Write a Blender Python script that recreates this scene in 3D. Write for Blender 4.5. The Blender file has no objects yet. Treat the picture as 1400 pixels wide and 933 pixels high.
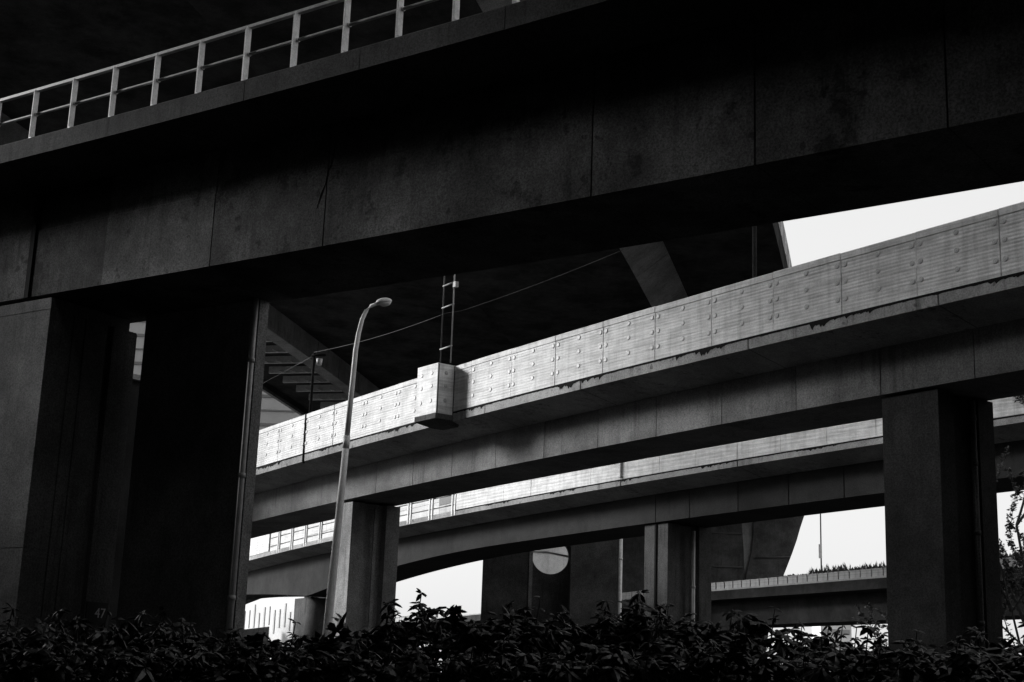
import bpy, math, random
import numpy as np
from mathutils import Matrix, Vector

# ------------------------------------------------------------------ camera, sky, sun, exposure
S = bpy.context.scene
COL = S.collection
cam_d = bpy.data.cameras.new('camera')
cam_d.sensor_width = 36.0
cam_d.lens = 1944.0 * 36.0 / 1400.0
cam_d.clip_end = 5000.0
cam = bpy.data.objects.new('camera', cam_d)
COL.objects.link(cam)
cam.matrix_world = Matrix.Translation((0, 0, 1.6)) @ Matrix.Rotation(math.radians(90 + 13.56), 4, 'X') @ Matrix.Rotation(math.radians(2.1), 4, 'Z')
S.camera = cam

SUN_AZ = Vector((-0.955, 0.295))      # horizontal direction towards the brightest part of the overcast sky
SUN_EL = 19.0
CLOUD = 2.9                            # radiance of the cloud layer before the background strength
w = bpy.data.worlds.new('World')
S.world = w
w.use_nodes = True
nt = w.node_tree
for n in list(nt.nodes):
    nt.nodes.remove(n)
sky = nt.nodes.new('ShaderNodeTexSky')
sky.sky_type = 'NISHITA'
sky.sun_disc = False
sky.sun_elevation = math.radians(SUN_EL)
sky.sun_rotation = math.atan2(SUN_AZ.x, SUN_AZ.y)
sky.air_density = 1.0
sky.dust_density = 4.0
bw = nt.nodes.new('ShaderNodeRGBToBW')
bg = nt.nodes.new('ShaderNodeBackground')
bg.inputs['Strength'].default_value = 0.1
wo = nt.nodes.new('ShaderNodeOutputWorld')
nt.links.new(sky.outputs['Color'], bw.inputs['Color'])
# overcast: a thick even cloud layer over the (colourless) clear-sky gradient
mixn = nt.nodes.new('ShaderNodeMix')
mixn.data_type = 'FLOAT'
mixn.inputs['Factor'].default_value = 0.75
mixn.inputs['B'].default_value = CLOUD
nt.links.new(bw.outputs['Val'], mixn.inputs['A'])
nt.links.new(mixn.outputs['Result'], bg.inputs['Color'])
nt.links.new(bg.outputs['Background'], wo.inputs['Surface'])

sun_d = bpy.data.lights.new('sun', 'SUN')
sun_d.energy = 1.5
sun_d.angle = math.radians(12)
sun_d.color = (1.0, 1.0, 1.0)
sun = bpy.data.objects.new('sun', sun_d)
COL.objects.link(sun)
sd = Vector((SUN_AZ.x * math.cos(math.radians(SUN_EL)), SUN_AZ.y * math.cos(math.radians(SUN_EL)), math.sin(math.radians(SUN_EL))))
sun.rotation_euler = sd.to_track_quat('Z', 'Y').to_euler()
sun.location = sd * 60

S.view_settings.view_transform = 'Standard'
S.view_settings.look = 'None'
S.view_settings.exposure = 1.7
S.view_settings.gamma = 1.0
S.render.engine = 'CYCLES'
S.cycles.max_bounces = 5
S.cycles.diffuse_bounces = 3
S.cycles.use_denoising = True

rng = random.Random(47)
NR = np.random.default_rng(47)

# ------------------------------------------------------------------ materials (all neutral: the photograph is black and white)
def new_mat(name):
    m = bpy.data.materials.new(name)
    m.use_nodes = True
    t = m.node_tree
    return m, t, t.nodes['Principled BSDF']

def N(t, kind, **kw):
    n = t.nodes.new(kind)
    for k, v in kw.items():
        setattr(n, k, v)
    return n

def mathn(t, op, a, b=None, clamp=False):
    n = N(t, 'ShaderNodeMath', operation=op)
    n.use_clamp = clamp
    for i, x in enumerate((a, b)):
        if x is None:
            continue
        if isinstance(x, (int, float)):
            n.inputs[i].default_value = x
        else:
            t.links.new(x, n.inputs[i])
    return n.outputs[0]

def noise(t, vec, scale, detail=4.0, rough=0.55, stretch=None, off=(0, 0, 0)):
    mp = N(t, 'ShaderNodeMapping')
    mp.inputs['Location'].default_value = off
    if stretch:
        mp.inputs['Scale'].default_value = stretch
    t.links.new(vec, mp.inputs['Vector'])
    n = N(t, 'ShaderNodeTexNoise')
    n.inputs['Scale'].default_value = scale
    n.inputs['Detail'].default_value = detail
    n.inputs['Roughness'].default_value = rough
    t.links.new(mp.outputs[0], n.inputs['Vector'])
    return n.outputs['Fac']

def ramp(t, fac, lo, hi, a, b):
    n = N(t, 'ShaderNodeMapRange')
    n.interpolation_type = 'SMOOTHSTEP'
    for k, v in (('From Min', lo), ('From Max', hi), ('To Min', a), ('To Max', b)):
        n.inputs[k].default_value = v
    t.links.new(fac, n.inputs['Value'])
    return n.outputs['Result']

def concrete(name, base, streak=0.3, patch=0.35, grain=0.25, spots=0.0, board=0.0, rough=0.9, seed=0, tone=True, spec=0.08, blotch=0.0):
    m, t, b = new_mat(name)
    tc = N(t, 'ShaderNodeTexCoord')
    v = tc.outputs['Object']
    o = (seed * 7.3, seed * 3.1, seed * 1.7)
    big = ramp(t, noise(t, v, 0.45, 5, 0.6, off=o), 0.3, 0.7, 1 - patch, 1 + patch * 0.5)
    mid = ramp(t, noise(t, v, 2.3, 6, 0.65, off=o), 0.25, 0.75, 1 - patch * 0.5, 1 + patch * 0.4)
    st1 = ramp(t, noise(t, v, 1.0, 5, 0.65, stretch=(5.5, 5.5, 0.3), off=o), 0.46, 0.7, 1.0, 1 - streak)
    stm = ramp(t, noise(t, v, 0.7, 3, 0.6, off=(o[0] + 9, o[1], o[2])), 0.42, 0.62, 0.0, 1.0)
    st = mathn(t, 'ADD', mathn(t, 'MULTIPLY', mathn(t, 'SUBTRACT', st1, 1.0), stm), 1.0)
    fine = ramp(t, noise(t, v, 26.0, 4, 0.85, off=o), 0.33, 0.67, 1 - 1.5 * grain, 1 + 1.5 * grain)
    val = mathn(t, 'MULTIPLY', mathn(t, 'MULTIPLY', big, mid), mathn(t, 'MULTIPLY', st, fine))
    if spots:
        sp = ramp(t, noise(t, v, 3.2, 3, 0.5, off=(o[0] + 5, o[1], o[2])), 0.66, 0.72, 1.0, 1 - spots)
        val = mathn(t, 'MULTIPLY', val, sp)
    if blotch:
        b1 = ramp(t, noise(t, v, 0.9, 7, 0.7, off=(o[0] + 21, o[1], o[2])), 0.56, 0.64, 1.0, 1 - blotch)
        val = mathn(t, 'MULTIPLY', val, b1)
    if board:
        bd = ramp(t, noise(t, v, 1.0, 2, 0.5, stretch=(0.5, 0.5, 12.0), off=o), 0.35, 0.65, 1 - board, 1 + board * 0.5)
        val = mathn(t, 'MULTIPLY', val, bd)
    if tone:
        at = N(t, 'ShaderNodeAttribute')
        at.attribute_name = 'tone'
        val = mathn(t, 'MULTIPLY', val, mathn(t, 'ADD', at.outputs['Fac'], 1.0))
    val = mathn(t, 'MULTIPLY', val, base)
    t.links.new(val, b.inputs['Base Color'])
    b.inputs['Roughness'].default_value = rough
    b.inputs['Specular IOR Level'].default_value = spec
    bp = N(t, 'ShaderNodeBump')
    bp.inputs['Strength'].default_value = 0.35
    bp.inputs['Distance'].default_value = 0.02
    t.links.new(fine, bp.inputs['Height'])
    t.links.new(bp.outputs[0], b.inputs['Normal'])
    return m

def painted(name, base, rough=0.5, dirt=0.25, scale=3.0, streakx=False, metallic=0.0, seed=0, spec=0.4):
    m, t, b = new_mat(name)
    tc = N(t, 'ShaderNodeTexCoord')
    v = tc.outputs['Object']
    o = (seed * 5.1, seed * 2.3, seed)
    a = ramp(t, noise(t, v, scale, 5, 0.6, off=o), 0.3, 0.7, 1 - dirt, 1 + dirt * 0.2)
    if streakx:
        s2 = ramp(t, noise(t, v, 1.0, 3, 0.6, stretch=(0.7, 0.7, 16.0), off=o), 0.4, 0.68, 1.05, 1 - dirt)
        s3 = ramp(t, noise(t, v, 1.0, 3, 0.6, stretch=(5.0, 5.0, 0.5), off=o), 0.45, 0.72, 1.0, 1 - dirt * 0.9)
        a = mathn(t, 'MULTIPLY', a, mathn(t, 'MULTIPLY', s2, s3))
    f = ramp(t, noise(t, v, 30.0, 4, 0.85), 0.33, 0.67, 0.86, 1.1)
    a = mathn(t, 'MULTIPLY', mathn(t, 'MULTIPLY', a, f), base)
    t.links.new(a, b.inputs['Base Color'])
    b.inputs['Roughness'].default_value = rough
    b.inputs['Metallic'].default_value = metallic
    b.inputs['Specular IOR Level'].default_value = spec
    return m

M = {}
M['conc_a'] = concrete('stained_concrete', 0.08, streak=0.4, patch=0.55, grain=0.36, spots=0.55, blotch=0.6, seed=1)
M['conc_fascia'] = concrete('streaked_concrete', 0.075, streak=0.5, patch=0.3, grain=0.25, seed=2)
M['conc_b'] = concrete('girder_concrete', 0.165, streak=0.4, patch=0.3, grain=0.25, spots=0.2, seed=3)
M['conc_c'] = concrete('far_girder_concrete', 0.04, streak=0.25, patch=0.25, grain=0.2, seed=4)  # base colour lowered in place of shade on this girder
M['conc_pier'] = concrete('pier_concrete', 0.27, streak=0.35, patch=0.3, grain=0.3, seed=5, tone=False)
M['conc_dark'] = concrete('dark_concrete', 0.09, streak=0.35, patch=0.4, grain=0.3, seed=6, tone=False)  # plain darker concrete for far piers and added slabs
M['conc_mid'] = concrete('grey_concrete', 0.09, streak=0.45, patch=0.3, grain=0.3, seed=15, tone=False)
M['conc_black'] = concrete('shade_dark_concrete', 0.03, streak=0.3, patch=0.4, grain=0.3, seed=16, tone=False)  # base colour lowered to stand in for shade on piers and far deck
M['rail_grey'] = painted('weathered_rail_paint', 0.36, rough=0.5, dirt=0.3, scale=6, seed=26)
M['conc_grey'] = concrete('left_pier_concrete', 0.14, streak=0.4, patch=0.35, grain=0.3, seed=17, tone=False)
M['conc_light'] = concrete('pale_concrete', 0.34, streak=0.25, patch=0.2, grain=0.2, seed=7, tone=False)
M['conc_deck'] = concrete('shade_dark_soffit', 0.05, streak=0.1, patch=0.45, grain=0.2, board=0.0, seed=8, tone=False, spec=0.0)  # base colour lowered to stand in for deep shade on undersides
M['panel'] = painted('white_panel_paint', 0.72, rough=0.6, dirt=0.24, scale=2.2, streakx=True, seed=1)
M['board'] = painted('grey_board_paint', 0.4, rough=0.6, dirt=0.25, scale=1.2, streakx=True, seed=2)
M['board_pale'] = painted('pale_board_paint', 0.55, rough=0.6, dirt=0.2, scale=1.2, streakx=True, seed=22)
M['board_dark'] = painted('dark_board_paint', 0.1, rough=0.6, dirt=0.25, scale=1.2, streakx=True, seed=23)
M['bolt'] = painted('bolt_cover', 0.46, rough=0.45, dirt=0.3, scale=20, seed=3)
M['rail'] = painted('chipped_white_paint', 0.75, rough=0.45, dirt=0.22, scale=6, seed=4)
M['pipe'] = painted('pvc_pipe', 0.5, rough=0.4, dirt=0.25, scale=3, seed=5)
M['lamp'] = painted('galvanised_steel', 0.82, rough=0.5, dirt=0.18, scale=4, seed=6)
M['dark_steel'] = painted('dark_steel', 0.06, rough=0.5, dirt=0.3, scale=5, seed=7)
M['steel'] = painted('light_steel', 0.5, rough=0.4, dirt=0.2, scale=5, seed=8)
M['rubber'] = painted('black_rubber', 0.015, rough=0.9, dirt=0.2, scale=8, seed=9, spec=0.05)
M['bldg'] = painted('banded_facade', 0.33, rough=0.6, dirt=0.15, scale=0.3, seed=10)
M['bldg_pale'] = painted('pale_facade', 0.7, rough=0.7, dirt=0.15, scale=0.4, seed=11)
M['glass'] = painted('window_glass', 0.08, rough=0.12, dirt=0.1, scale=1, seed=12, spec=0.6)
M['strip'] = concrete('parapet_base_concrete', 0.36, streak=0.5, patch=0.3, grain=0.2, spots=0.5, seed=12)
M['cable'] = painted('grey_cable', 0.07, rough=0.6, dirt=0.2, scale=5, seed=18)
M['pane'] = painted('pale_window', 0.5, rough=0.3, dirt=0.15, scale=1, seed=24)
M['sign'] = painted('black_sign_paint', 0.02, rough=0.5, dirt=0.2, scale=8, seed=13)
M['digits'] = painted('sign_lettering', 0.85, rough=0.5, dirt=0.2, scale=8, seed=14)
M['bark'] = painted('bark', 0.06, rough=0.9, dirt=0.4, scale=12, seed=15)

def leaf_mat(name, base, rough):
    m, t, b = new_mat(name)
    tc = N(t, 'ShaderNodeTexCoord')
    f = ramp(t, noise(t, tc.outputs['Object'], 7.0, 3, 0.6), 0.3, 0.7, 0.55 * base, 1.5 * base)
    t.links.new(f, b.inputs['Base Color'])
    b.inputs['Roughness'].default_value = rough
    b.inputs['Specular IOR Level'].default_value = 0.35
    return m
M['leaf'] = leaf_mat('glossy_leaf', 0.022, 0.38)
M['leaf_far'] = leaf_mat('tree_leaf', 0.05, 0.5)

def ground_mat():
    m, t, b = new_mat('soil_and_asphalt')
    tc = N(t, 'ShaderNodeTexCoord')
    f = ramp(t, noise(t, tc.outputs['Object'], 0.4, 8, 0.65), 0.3, 0.7, 0.018, 0.034)
    t.links.new(f, b.inputs['Base Color'])
    b.inputs['Roughness'].default_value = 0.95
    return m
M['ground'] = ground_mat()

# ------------------------------------------------------------------ object helpers
def tag(o, label=None, cat=None, group=None, kind=None):
    if label: o['label'] = label
    if cat: o['category'] = cat
    if group: o['group'] = group
    if kind: o['kind'] = kind
    return o

def thing(name, loc, label, cat, group=None):
    o = bpy.data.objects.new(name, None)
    o.empty_display_size = 0.3
    COL.objects.link(o)
    o.location = loc
    return tag(o, label, cat, group)

def wloc(o):
    p = Vector((0, 0, 0))
    while o is not None:
        p += o.location
        o = o.parent
    return p

class MB:
    """collects world-space geometry and links it as one mesh object"""
    def __init__(self):
        self.v, self.f, self.tone, self.smooth = [], [], [], []
    def add(self, vs, fs, tone=0.0, smooth=False):
        b = len(self.v)
        self.v.extend([tuple(map(float, p)) for p in vs])
        for f in fs:
            self.f.append([i + b for i in f])
            self.tone.append(tone)
            self.smooth.append(smooth)
        return self
    def box(self, c, size, ax=(1, 0), tone=0.0):
        """c = centre, size = (along ax, across, up); ax = horizontal direction"""
        l = math.hypot(*ax)
        ux, uy = ax[0] / l, ax[1] / l
        hx, hy, hz = [s / 2 for s in size]
        vs = []
        for sz in (-1, 1):
            for sx, sy in ((-1, -1), (1, -1), (1, 1), (-1, 1)):
                vs.append((c[0] + ux * hx * sx - uy * hy * sy, c[1] + uy * hx * sx + ux * hy * sy, c[2] + hz * sz))
        return self.add(vs, [(3, 2, 1, 0), (4, 5, 6, 7), (0, 1, 5, 4), (1, 2, 6, 5), (2, 3, 7, 6), (3, 0, 4, 7)], tone)
    def prism(self, poly, z0, z1, tone=0.0, smooth=False, taper=None):
        """vertical prism over a counter-clockwise plan polygon"""
        n = len(poly)
        vs = [(x, y, z0) for x, y in poly] + [(x, y, z1) for x, y in (taper or poly)]
        self.add(vs, [tuple(reversed(range(n))), tuple(range(n, 2 * n))], tone)
        b = len(self.v) - 2 * n
        for i in range(n):
            j = (i + 1) % n
            self.f.append([b + i, b + j, b + n + j, b + n + i])
            self.tone.append(tone)
            self.smooth.append(smooth)
        return self
    def tube(self, pts, r, seg=10, closed=False, caps=True, smooth=True):
        pts = [Vector(p) for p in pts]
        n = len(pts)
        rs = r if isinstance(r, (list, tuple)) else [r] * n
        vs = []
        ref = Vector((0.31, 0.17, 0.93))
        for i, p in enumerate(pts):
            a = pts[max(i - 1, 0)]
            c = pts[min(i + 1, n - 1)]
            d = (c - a).normalized()
            if abs(d.dot(ref)) > 0.95:
                u = d.cross(Vector((1, 0.2, 0))).normalized()
            else:
                u = d.cross(ref).normalized()
            q = d.cross(u)
            for k in range(seg):
                an = 2 * math.pi * k / seg
                vs.append(p + (u * math.cos(an) + q * math.sin(an)) * rs[i])
        fs = []
        for i in range(n - 1):
            for k in range(seg):
                k2 = (k + 1) % seg
                fs.append((i * seg + k, i * seg + k2, (i + 1) * seg + k2, (i + 1) * seg + k))
        self.add(vs, fs, smooth=smooth)
        if caps:
            b = len(self.v) - n * seg
            for ring in (list(reversed(range(seg))), [(n - 1) * seg + k for k in range(seg)]):
                self.f.append([b + i for i in ring])
                self.tone.append(0.0)
                self.smooth.append(False)
        return self
    def sweep(self, path, stations, prof, grooves=(), gw=0.014, gd=0.03, gidx=(), dz_of=None, tones=None, caps=True):
        """closed profile [(off, dz)] swept along a path; vertical grooves inset the vertices in gidx"""
        st = sorted(set([round(s, 4) for s in stations]))
        full = []
        for g in grooves:
            full += [(g - gw, 0), (g - gw + 0.002, 1), (g + gw - 0.002, 1), (g + gw, 0)]
        for s in st:
            if all(abs(s - g) > gw * 1.5 for g in grooves):
                full.append((s, 0))
        full.sort()
        full = [q for q in full if st[0] - 1e-6 <= q[0] <= st[-1] + 1e-6]
        n = len(prof)
        vs = []
        for s, ins in full:
            for k, (o, dz) in enumerate(prof):
                oo = o + (gd if ins and k in gidx else 0.0)
                zz = dz_of(s, k, dz) if dz_of else dz
                vs.append(path.at(s, oo, zz))
        b = len(self.v)
        self.v.extend([tuple(p) for p in vs])
        for i in range(len(full) - 1):
            sm = (full[i][0] + full[i + 1][0]) / 2
            tn = tones(sm) if tones else 0.0
            if full[i][1] and full[i + 1][1]:
                tn = -0.55
            for k in range(n):
                k2 = (k + 1) % n
                self.f.append([b + i * n + k, b + (i + 1) * n + k, b + (i + 1) * n + k2, b + i * n + k2])
                self.tone.append(tn)
                self.smooth.append(False)
        if caps:
            self.f.append([b + k for k in range(n)])
            self.f.append([b + (len(full) - 1) * n + k for k in reversed(range(n))])
            self.tone += [0.0, 0.0]
            self.smooth += [False, False]
        return self
    def build(self, name, mat, parent=None, origin=None):
        loc = wloc(parent) if parent is not None else Vector(origin or (0, 0, 0))
        me = bpy.data.meshes.new(name)
        v = np.array(self.v, float) - np.array(loc)
        me.from_pydata(v.tolist(), [], self.f)
        at = me.attributes.new('tone', 'FLOAT', 'FACE')
        at.data.foreach_set('value', self.tone)
        me.polygons.foreach_set('use_smooth', self.smooth)
        me.materials.append(mat)
        me.validate()
        me.update()
        import bmesh
        bm = bmesh.new()
        bm.from_mesh(me)
        bmesh.ops.recalc_face_normals(bm, faces=bm.faces)
        bm.to_mesh(me)
        bm.free()
        o = bpy.data.objects.new(name, me)
        COL.objects.link(o)
        if parent is not None:
            o.parent = parent
        else:
            o.location = loc
        return o

class Path:
    """plan curve: heading h0 + k s (degrees), height z0 + g s + q s^2; offset > 0 lies to the left of the heading"""
    def __init__(s, x0, y0, h0, k, z0, g, q=0.0, k2=0.0, lo=-90, hi=90, kneg=None):
        s.S = np.arange(lo, hi + 0.01, 0.1)
        kk = np.where(s.S < 0, k if kneg is None else kneg, k)
        h = np.radians(h0 + kk * s.S + k2 * s.S ** 2)
        dx, dy = np.cos(h), np.sin(h)
        X = np.concatenate([[0], np.cumsum((dx[1:] + dx[:-1]) / 2 * 0.1)])
        Y = np.concatenate([[0], np.cumsum((dy[1:] + dy[:-1]) / 2 * 0.1)])
        i0 = int(np.argmin(abs(s.S)))
        s.X, s.Y, s.H = X - X[i0] + x0, Y - Y[i0] + y0, h
        s.Z = z0 + g * s.S + q * s.S ** 2
    def at(s, t, off=0.0, dz=0.0):
        h = float(np.interp(t, s.S, s.H))
        return Vector((float(np.interp(t, s.S, s.X)) - math.sin(h) * off, float(np.interp(t, s.S, s.Y)) + math.cos(h) * off,
                       float(np.interp(t, s.S, s.Z)) + dz))
    def ax(s, t):
        h = float(np.interp(t, s.S, s.H))
        return (math.cos(h), math.sin(h))

def frange(a, b, d):
    n = max(1, int(round((b - a) / d)))
    return [a + (b - a) * i / n for i in range(n + 1)]

def quad(path, s0, s1, o0, o1):
    return [tuple(path.at(s, o)[:2]) for s, o in ((s0, o0), (s1, o0), (s1, o1), (s0, o1))]

PA = Path(-5.28624, 24.98308, -34.82072, -0.16824, 12.5, -0.00669, lo=-70, hi=40)
PB = Path(-1.1612, 41.30598, -53.65775, 0.06836, 9.50433, 0.0222, -0.00045, -0.00207, lo=-60, hi=60)
PC = Path(4.54184, 54.87492, -53.52284, 0.23089, 9.5, 0.02574, -0.00001, lo=-80, hi=45)
PE = Path(12.17, 66.0, 74.1, 0.07, 23.91, -0.0405, lo=-130, hi=95, kneg=0.0)
D_PTS = [(48, 58), (33.0, 92.7), (27.5, 104.0), (18.0, 125.4), (-15.6, 219.2), (-45, 300)]

# ------------------------------------------------------------------ ground
g = MB().add([(-1500, -1500, 0), (1500, -1500, 0), (1500, 1500, 0), (-1500, 1500, 0)], [(0, 1, 2, 3)])
tag(g.build('ground', M['ground']), kind='structure')

# ------------------------------------------------------------------ nearest viaduct: ramp with a railing
va = thing('ramp_viaduct', PA.at(0, 0, -12.4), 'nearest dark concrete ramp viaduct with a white railing, across the top', 'viaduct')
def tone_a(s):
    for lim, v in ((-7.4, 0.12), (-4.87, -0.22), (-1.82, 0.45), (1.15, 0.0), (4.1, -0.05), (7.02, -0.1), (9.95, -0.02)):
        if s < lim:
            return v
    return -0.1
SA = frange(-62, 30, 1.0)
web_j = [-7.4, -1.82, 1.15, 7.02, 9.95, 12.9]
# box girder: front web stepped 8 mm along a casting line, groove joints
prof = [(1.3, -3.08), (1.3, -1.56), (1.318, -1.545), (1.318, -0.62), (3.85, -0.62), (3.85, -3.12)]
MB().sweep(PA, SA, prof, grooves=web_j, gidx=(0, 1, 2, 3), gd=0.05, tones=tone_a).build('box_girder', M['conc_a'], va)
cr_pts = [(1.33, -0.9), (1.27, -1.15), (1.24, -1.42), (1.16, -1.62), (1.12, -1.85), (1.02, -2.05), (0.94, -2.32)]
MB().tube([PA.at(a_, 1.302 if z_ < -1.545 else 1.32, z_) for a_, z_ in cr_pts], [0.006, 0.012, 0.008, 0.014, 0.01, 0.016, 0.008], 5).build('crack', M['rubber'], va)
# wide expansion joint above the pier is a dark rubber strip set in the groove
MB().sweep(PA, [-7.47, -7.33], [(1.27, -3.09), (1.27, -0.7), (1.33, -0.7), (1.33, -3.09)]).build('expansion_joint', M['rubber'], va)
prof = [(0.0, -0.44), (0.0, -0.03), (0.03, 0.0), (5.1, 0.0), (5.1, -0.44), (3.85, -0.625), (1.3, -0.625)]
fj = [-10.2, 0.1, 2.95, 6.1, 9.2]
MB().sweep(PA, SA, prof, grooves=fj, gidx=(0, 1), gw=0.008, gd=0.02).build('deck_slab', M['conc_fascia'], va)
MB().sweep(PA, SA, [(4.85, 0.0), (4.85, 0.9), (5.08, 0.9), (5.08, 0.0)]).build('far_parapet', M['conc_fascia'], va)
rl = MB()
def rail_strip(path, s0, s1, o, z, hw, hh, mb):
    mb.sweep(path, frange(s0, s1, 1.25), [(o - hw, z - hh), (o - hw, z + hh), (o + hw, z + hh), (o + hw, z - hh)])
rail_strip(PA, -45, 24, 0.07, 1.10, 0.045, 0.03, rl)
railing = rl.build('railing', M['rail_grey'], va)
mr = MB()
mr.tube([PA.at(s, 0.07, 0.535) for s in frange(-45, 24, 1.25)], 0.032, 8)
mr.build('mid_rail', M['rail_grey'], railing)
for i in range(-14, 10):
    s = 1.25 * i
    if s > 9.0: break
    p = PA.at(s, 0.07)
    ax = PA.ax(s)
    pm = MB()
    pm.box((p.x, p.y, p.z + 0.54), (0.10, 0.06, 1.07), ax)
    q = PA.at(s + 0.055, 0.035)
    pm.box((q.x, q.y, q.z + 0.54), (0.014, 0.13, 1.07), ax)
    q2 = PA.at(s + 0.085, 0.07)
    pm.tube([PA.at(s + 0.05, 0.07, 0.535), PA.at(s + 0.1, 0.07, 0.535)], 0.045, 8)
    pm.build('rail_post', M['rail'], railing)

def recessed_pier(path, s0, s1, o0, o1, z1, name, label, cat='pier', mat=None, group=None, pipe=None, chamfer=0.0, recess=True, cap=None, strip=False):
    """rectangular pier: its end face (towards +s) carries a vertical recess"""
    c = path.at((s0 + s1) / 2, (o0 + o1) / 2)
    t = thing(name, (c.x, c.y, 0), label, cat, group)
    L, W = s1 - s0, o1 - o0
    P = []
    def pt(a, b):
        return tuple(path.at(a, b)[:2])
    if recess:
        r0, r1, rd = o0 + 0.27 * W, o0 + 0.72 * W, min(0.22, 0.2 * L)
        pl = [pt(s0, o0), pt(s1, o0), pt(s1, r0), pt(s1 - rd, r0 + 0.06), pt(s1 - rd, r1 - 0.06), pt(s1, r1), pt(s1, o1), pt(s0, o1)]
    else:
        pl = [pt(s0, o0), pt(s1, o0), pt(s1, o1), pt(s0, o1)]
    sh = MB().prism(pl, 0, z1).build('shaft', mat or M['conc_pier'], t)
    if strip:
        MB().box((*path.at(s1 - 0.06, (r0 + r1) / 2 + 0.03)[:2], z1 / 2), (0.05, 0.12, z1 - 0.3), path.ax(s1)).build('rib', mat or M['conc_pier'], t)
    return t, pl

pad_z = 0.07
def pads(t, path, s0, s1, o0, o1, z0, z1):
    for k in (0.25, 0.75):
        p = path.at((s0 + s1) / 2, o0 + (o1 - o0) * k)
        MB().box((p.x, p.y, (z0 + z1) / 2), (0.45 * (s1 - s0), 0.3, z1 - z0), path.ax(s0)).build('bearing_pad', M['rubber'], t)

# pier of the ramp with the number plate
zt = 12.5 + 0.045 - 3.12 - 0.05
pa1 = thing('viaduct_pier', (*PA.at(-7.9, 2.6)[:2], 0), 'broad concrete pier at the left edge of the picture, carrying the black number plate', 'pier')
def pier_plan(ins):
    a0, a1, b0, b1 = -9.3 + ins, -6.55 - ins, 1.3 + ins, 3.76 - ins
    pl = [(a0, b0), (a1, b0)]
    for g0, g1, dp in ((1.92, 1.97, 0.03), (2.24, 2.30, 0.03), (2.9, 3.08, 0.12)):
        pl += [(a1, g0), (a1 - dp, g0 + 0.01), (a1 - dp, g1 - 0.01), (a1, g1)]
    pl += [(a1, b1), (a0, b1)]
    return [tuple(PA.at(p_, q_)[:2]) for p_, q_ in pl]
psh = MB()
for z0_, z1_, ins in ((0, 3.98, 0), (3.98, 4.0, 0.012), (4.0, zt - 0.28, 0), (zt - 0.28, zt - 0.25, 0.01)):
    psh.prism(pier_plan(ins), z0_, z1_)
psh.prism([tuple(PA.at(p_, q_)[:2]) for p_, q_ in ((-9.3, 1.3), (-6.55, 1.3), (-6.55, 3.52), (-9.3, 3.52))], zt - 0.25, zt)
psh.build('shaft', M['conc_grey'], pa1)
pads(pa1, PA, -9.3, -6.55, 1.45, 3.5, zt, zt + 0.06)
# number plate
def number_plate():
    c = PA.at(-6.55, 3.39)
    ax = PA.ax(-6.55)                      # outward normal of the end face
    tx = (-ax[1] * 1.0, ax[0] * 1.0)       # towards the back of the ramp = to the right in the picture
    t = thing('number_plate', (c.x, c.y, 2.78), 'small black plate with pale number 47 on the broad left pier, half hidden by leaves', 'sign')
    W, Hh = 0.58, 0.46
    MB().box((c.x + ax[0] * 0.02, c.y + ax[1] * 0.02, 2.78), (0.03, W, Hh), ax).build('plate', M['sign'], t)
    cu = bpy.data.curves.new('digits', 'FONT')
    cu.body = '47'
    cu.size = 0.30
    cu.extrude = 0.004
    tmp = bpy.data.objects.new('digits_tmp', cu)
    COL.objects.link(tmp)
    dg = bpy.context.evaluated_depsgraph_get()
    me = bpy.data.meshes.new_from_object(tmp.evaluated_get(dg))
    bpy.data.objects.remove(tmp)
    me.materials.clear()
    me.materials.append(M['digits'])
    o = bpy.data.objects.new('digits', me)
    COL.objects.link(o)
    o.parent = t
    m3 = Matrix(((tx[0], 0, ax[0]), (tx[1], 0, ax[1]), (0, 1, 0)))
    o.matrix_local = Matrix.Translation((ax[0] * 0.042 + tx[0] * -0.07, ax[1] * 0.042 + tx[1] * -0.07, -0.1)) @ m3.to_4x4()
number_plate()

def drain_pipe(parent, x, y, z0, z1, r, joints, mat=None, lean=(0, 0)):
    pm = MB().tube([(x, y, z0), (x + lean[0], y + lean[1], z1)], r, 12)
    pipe = pm.build('drain_pipe', mat or M['pipe'], parent)
    for z in joints:
        MB().tube([(x, y, z - 0.05), (x, y, z + 0.05)], r * 1.22, 12).build('pipe_collar', mat or M['pipe'], pipe)
    return pipe

# blade pier behind it with a drain pipe
pb = [(-8.33, 31.385), (-5.40, 29.37), (-5.25, 29.60), (-5.55, 30.5), (-7.75, 32.15)]
tb = thing('viaduct_pier', (-6.9, 30.8, 0), 'wide dark blade pier with a pale drain pipe down its right edge', 'pier')
MB().prism(pb, 0, 11.0).build('shaft', M['conc_pier'], tb)
hb = MB().prism([(-9.3, 31.4), (-5.0, 28.5), (-4.7, 30.4), (-8.9, 33.2)], 11.0, 12.0).build('crosshead', M['conc_pier'], tb)
drain_pipe(tb, -5.50, 29.345, 0, 11.0, 0.072, (3.1, 5.6, 8.05, 9.7))

# slim dark pier seen in the slot between the two
tq = thing('viaduct_pier', (-11.3, 39.5, 0), 'slim dark pier glimpsed in the slot between the two left piers', 'pier')
MB().prism([(-12.3, 39.6), (-11.0, 38.8), (-10.2, 40.0), (-11.5, 40.8)], 0, 9.55).build('shaft', M['conc_black'], tq)
MB().prism([(-12.5, 39.6), (-10.95, 38.6), (-10.0, 40.0), (-11.55, 41.0)], 9.55, 9.7).build('cap', M['conc_light'], tq)

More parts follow.
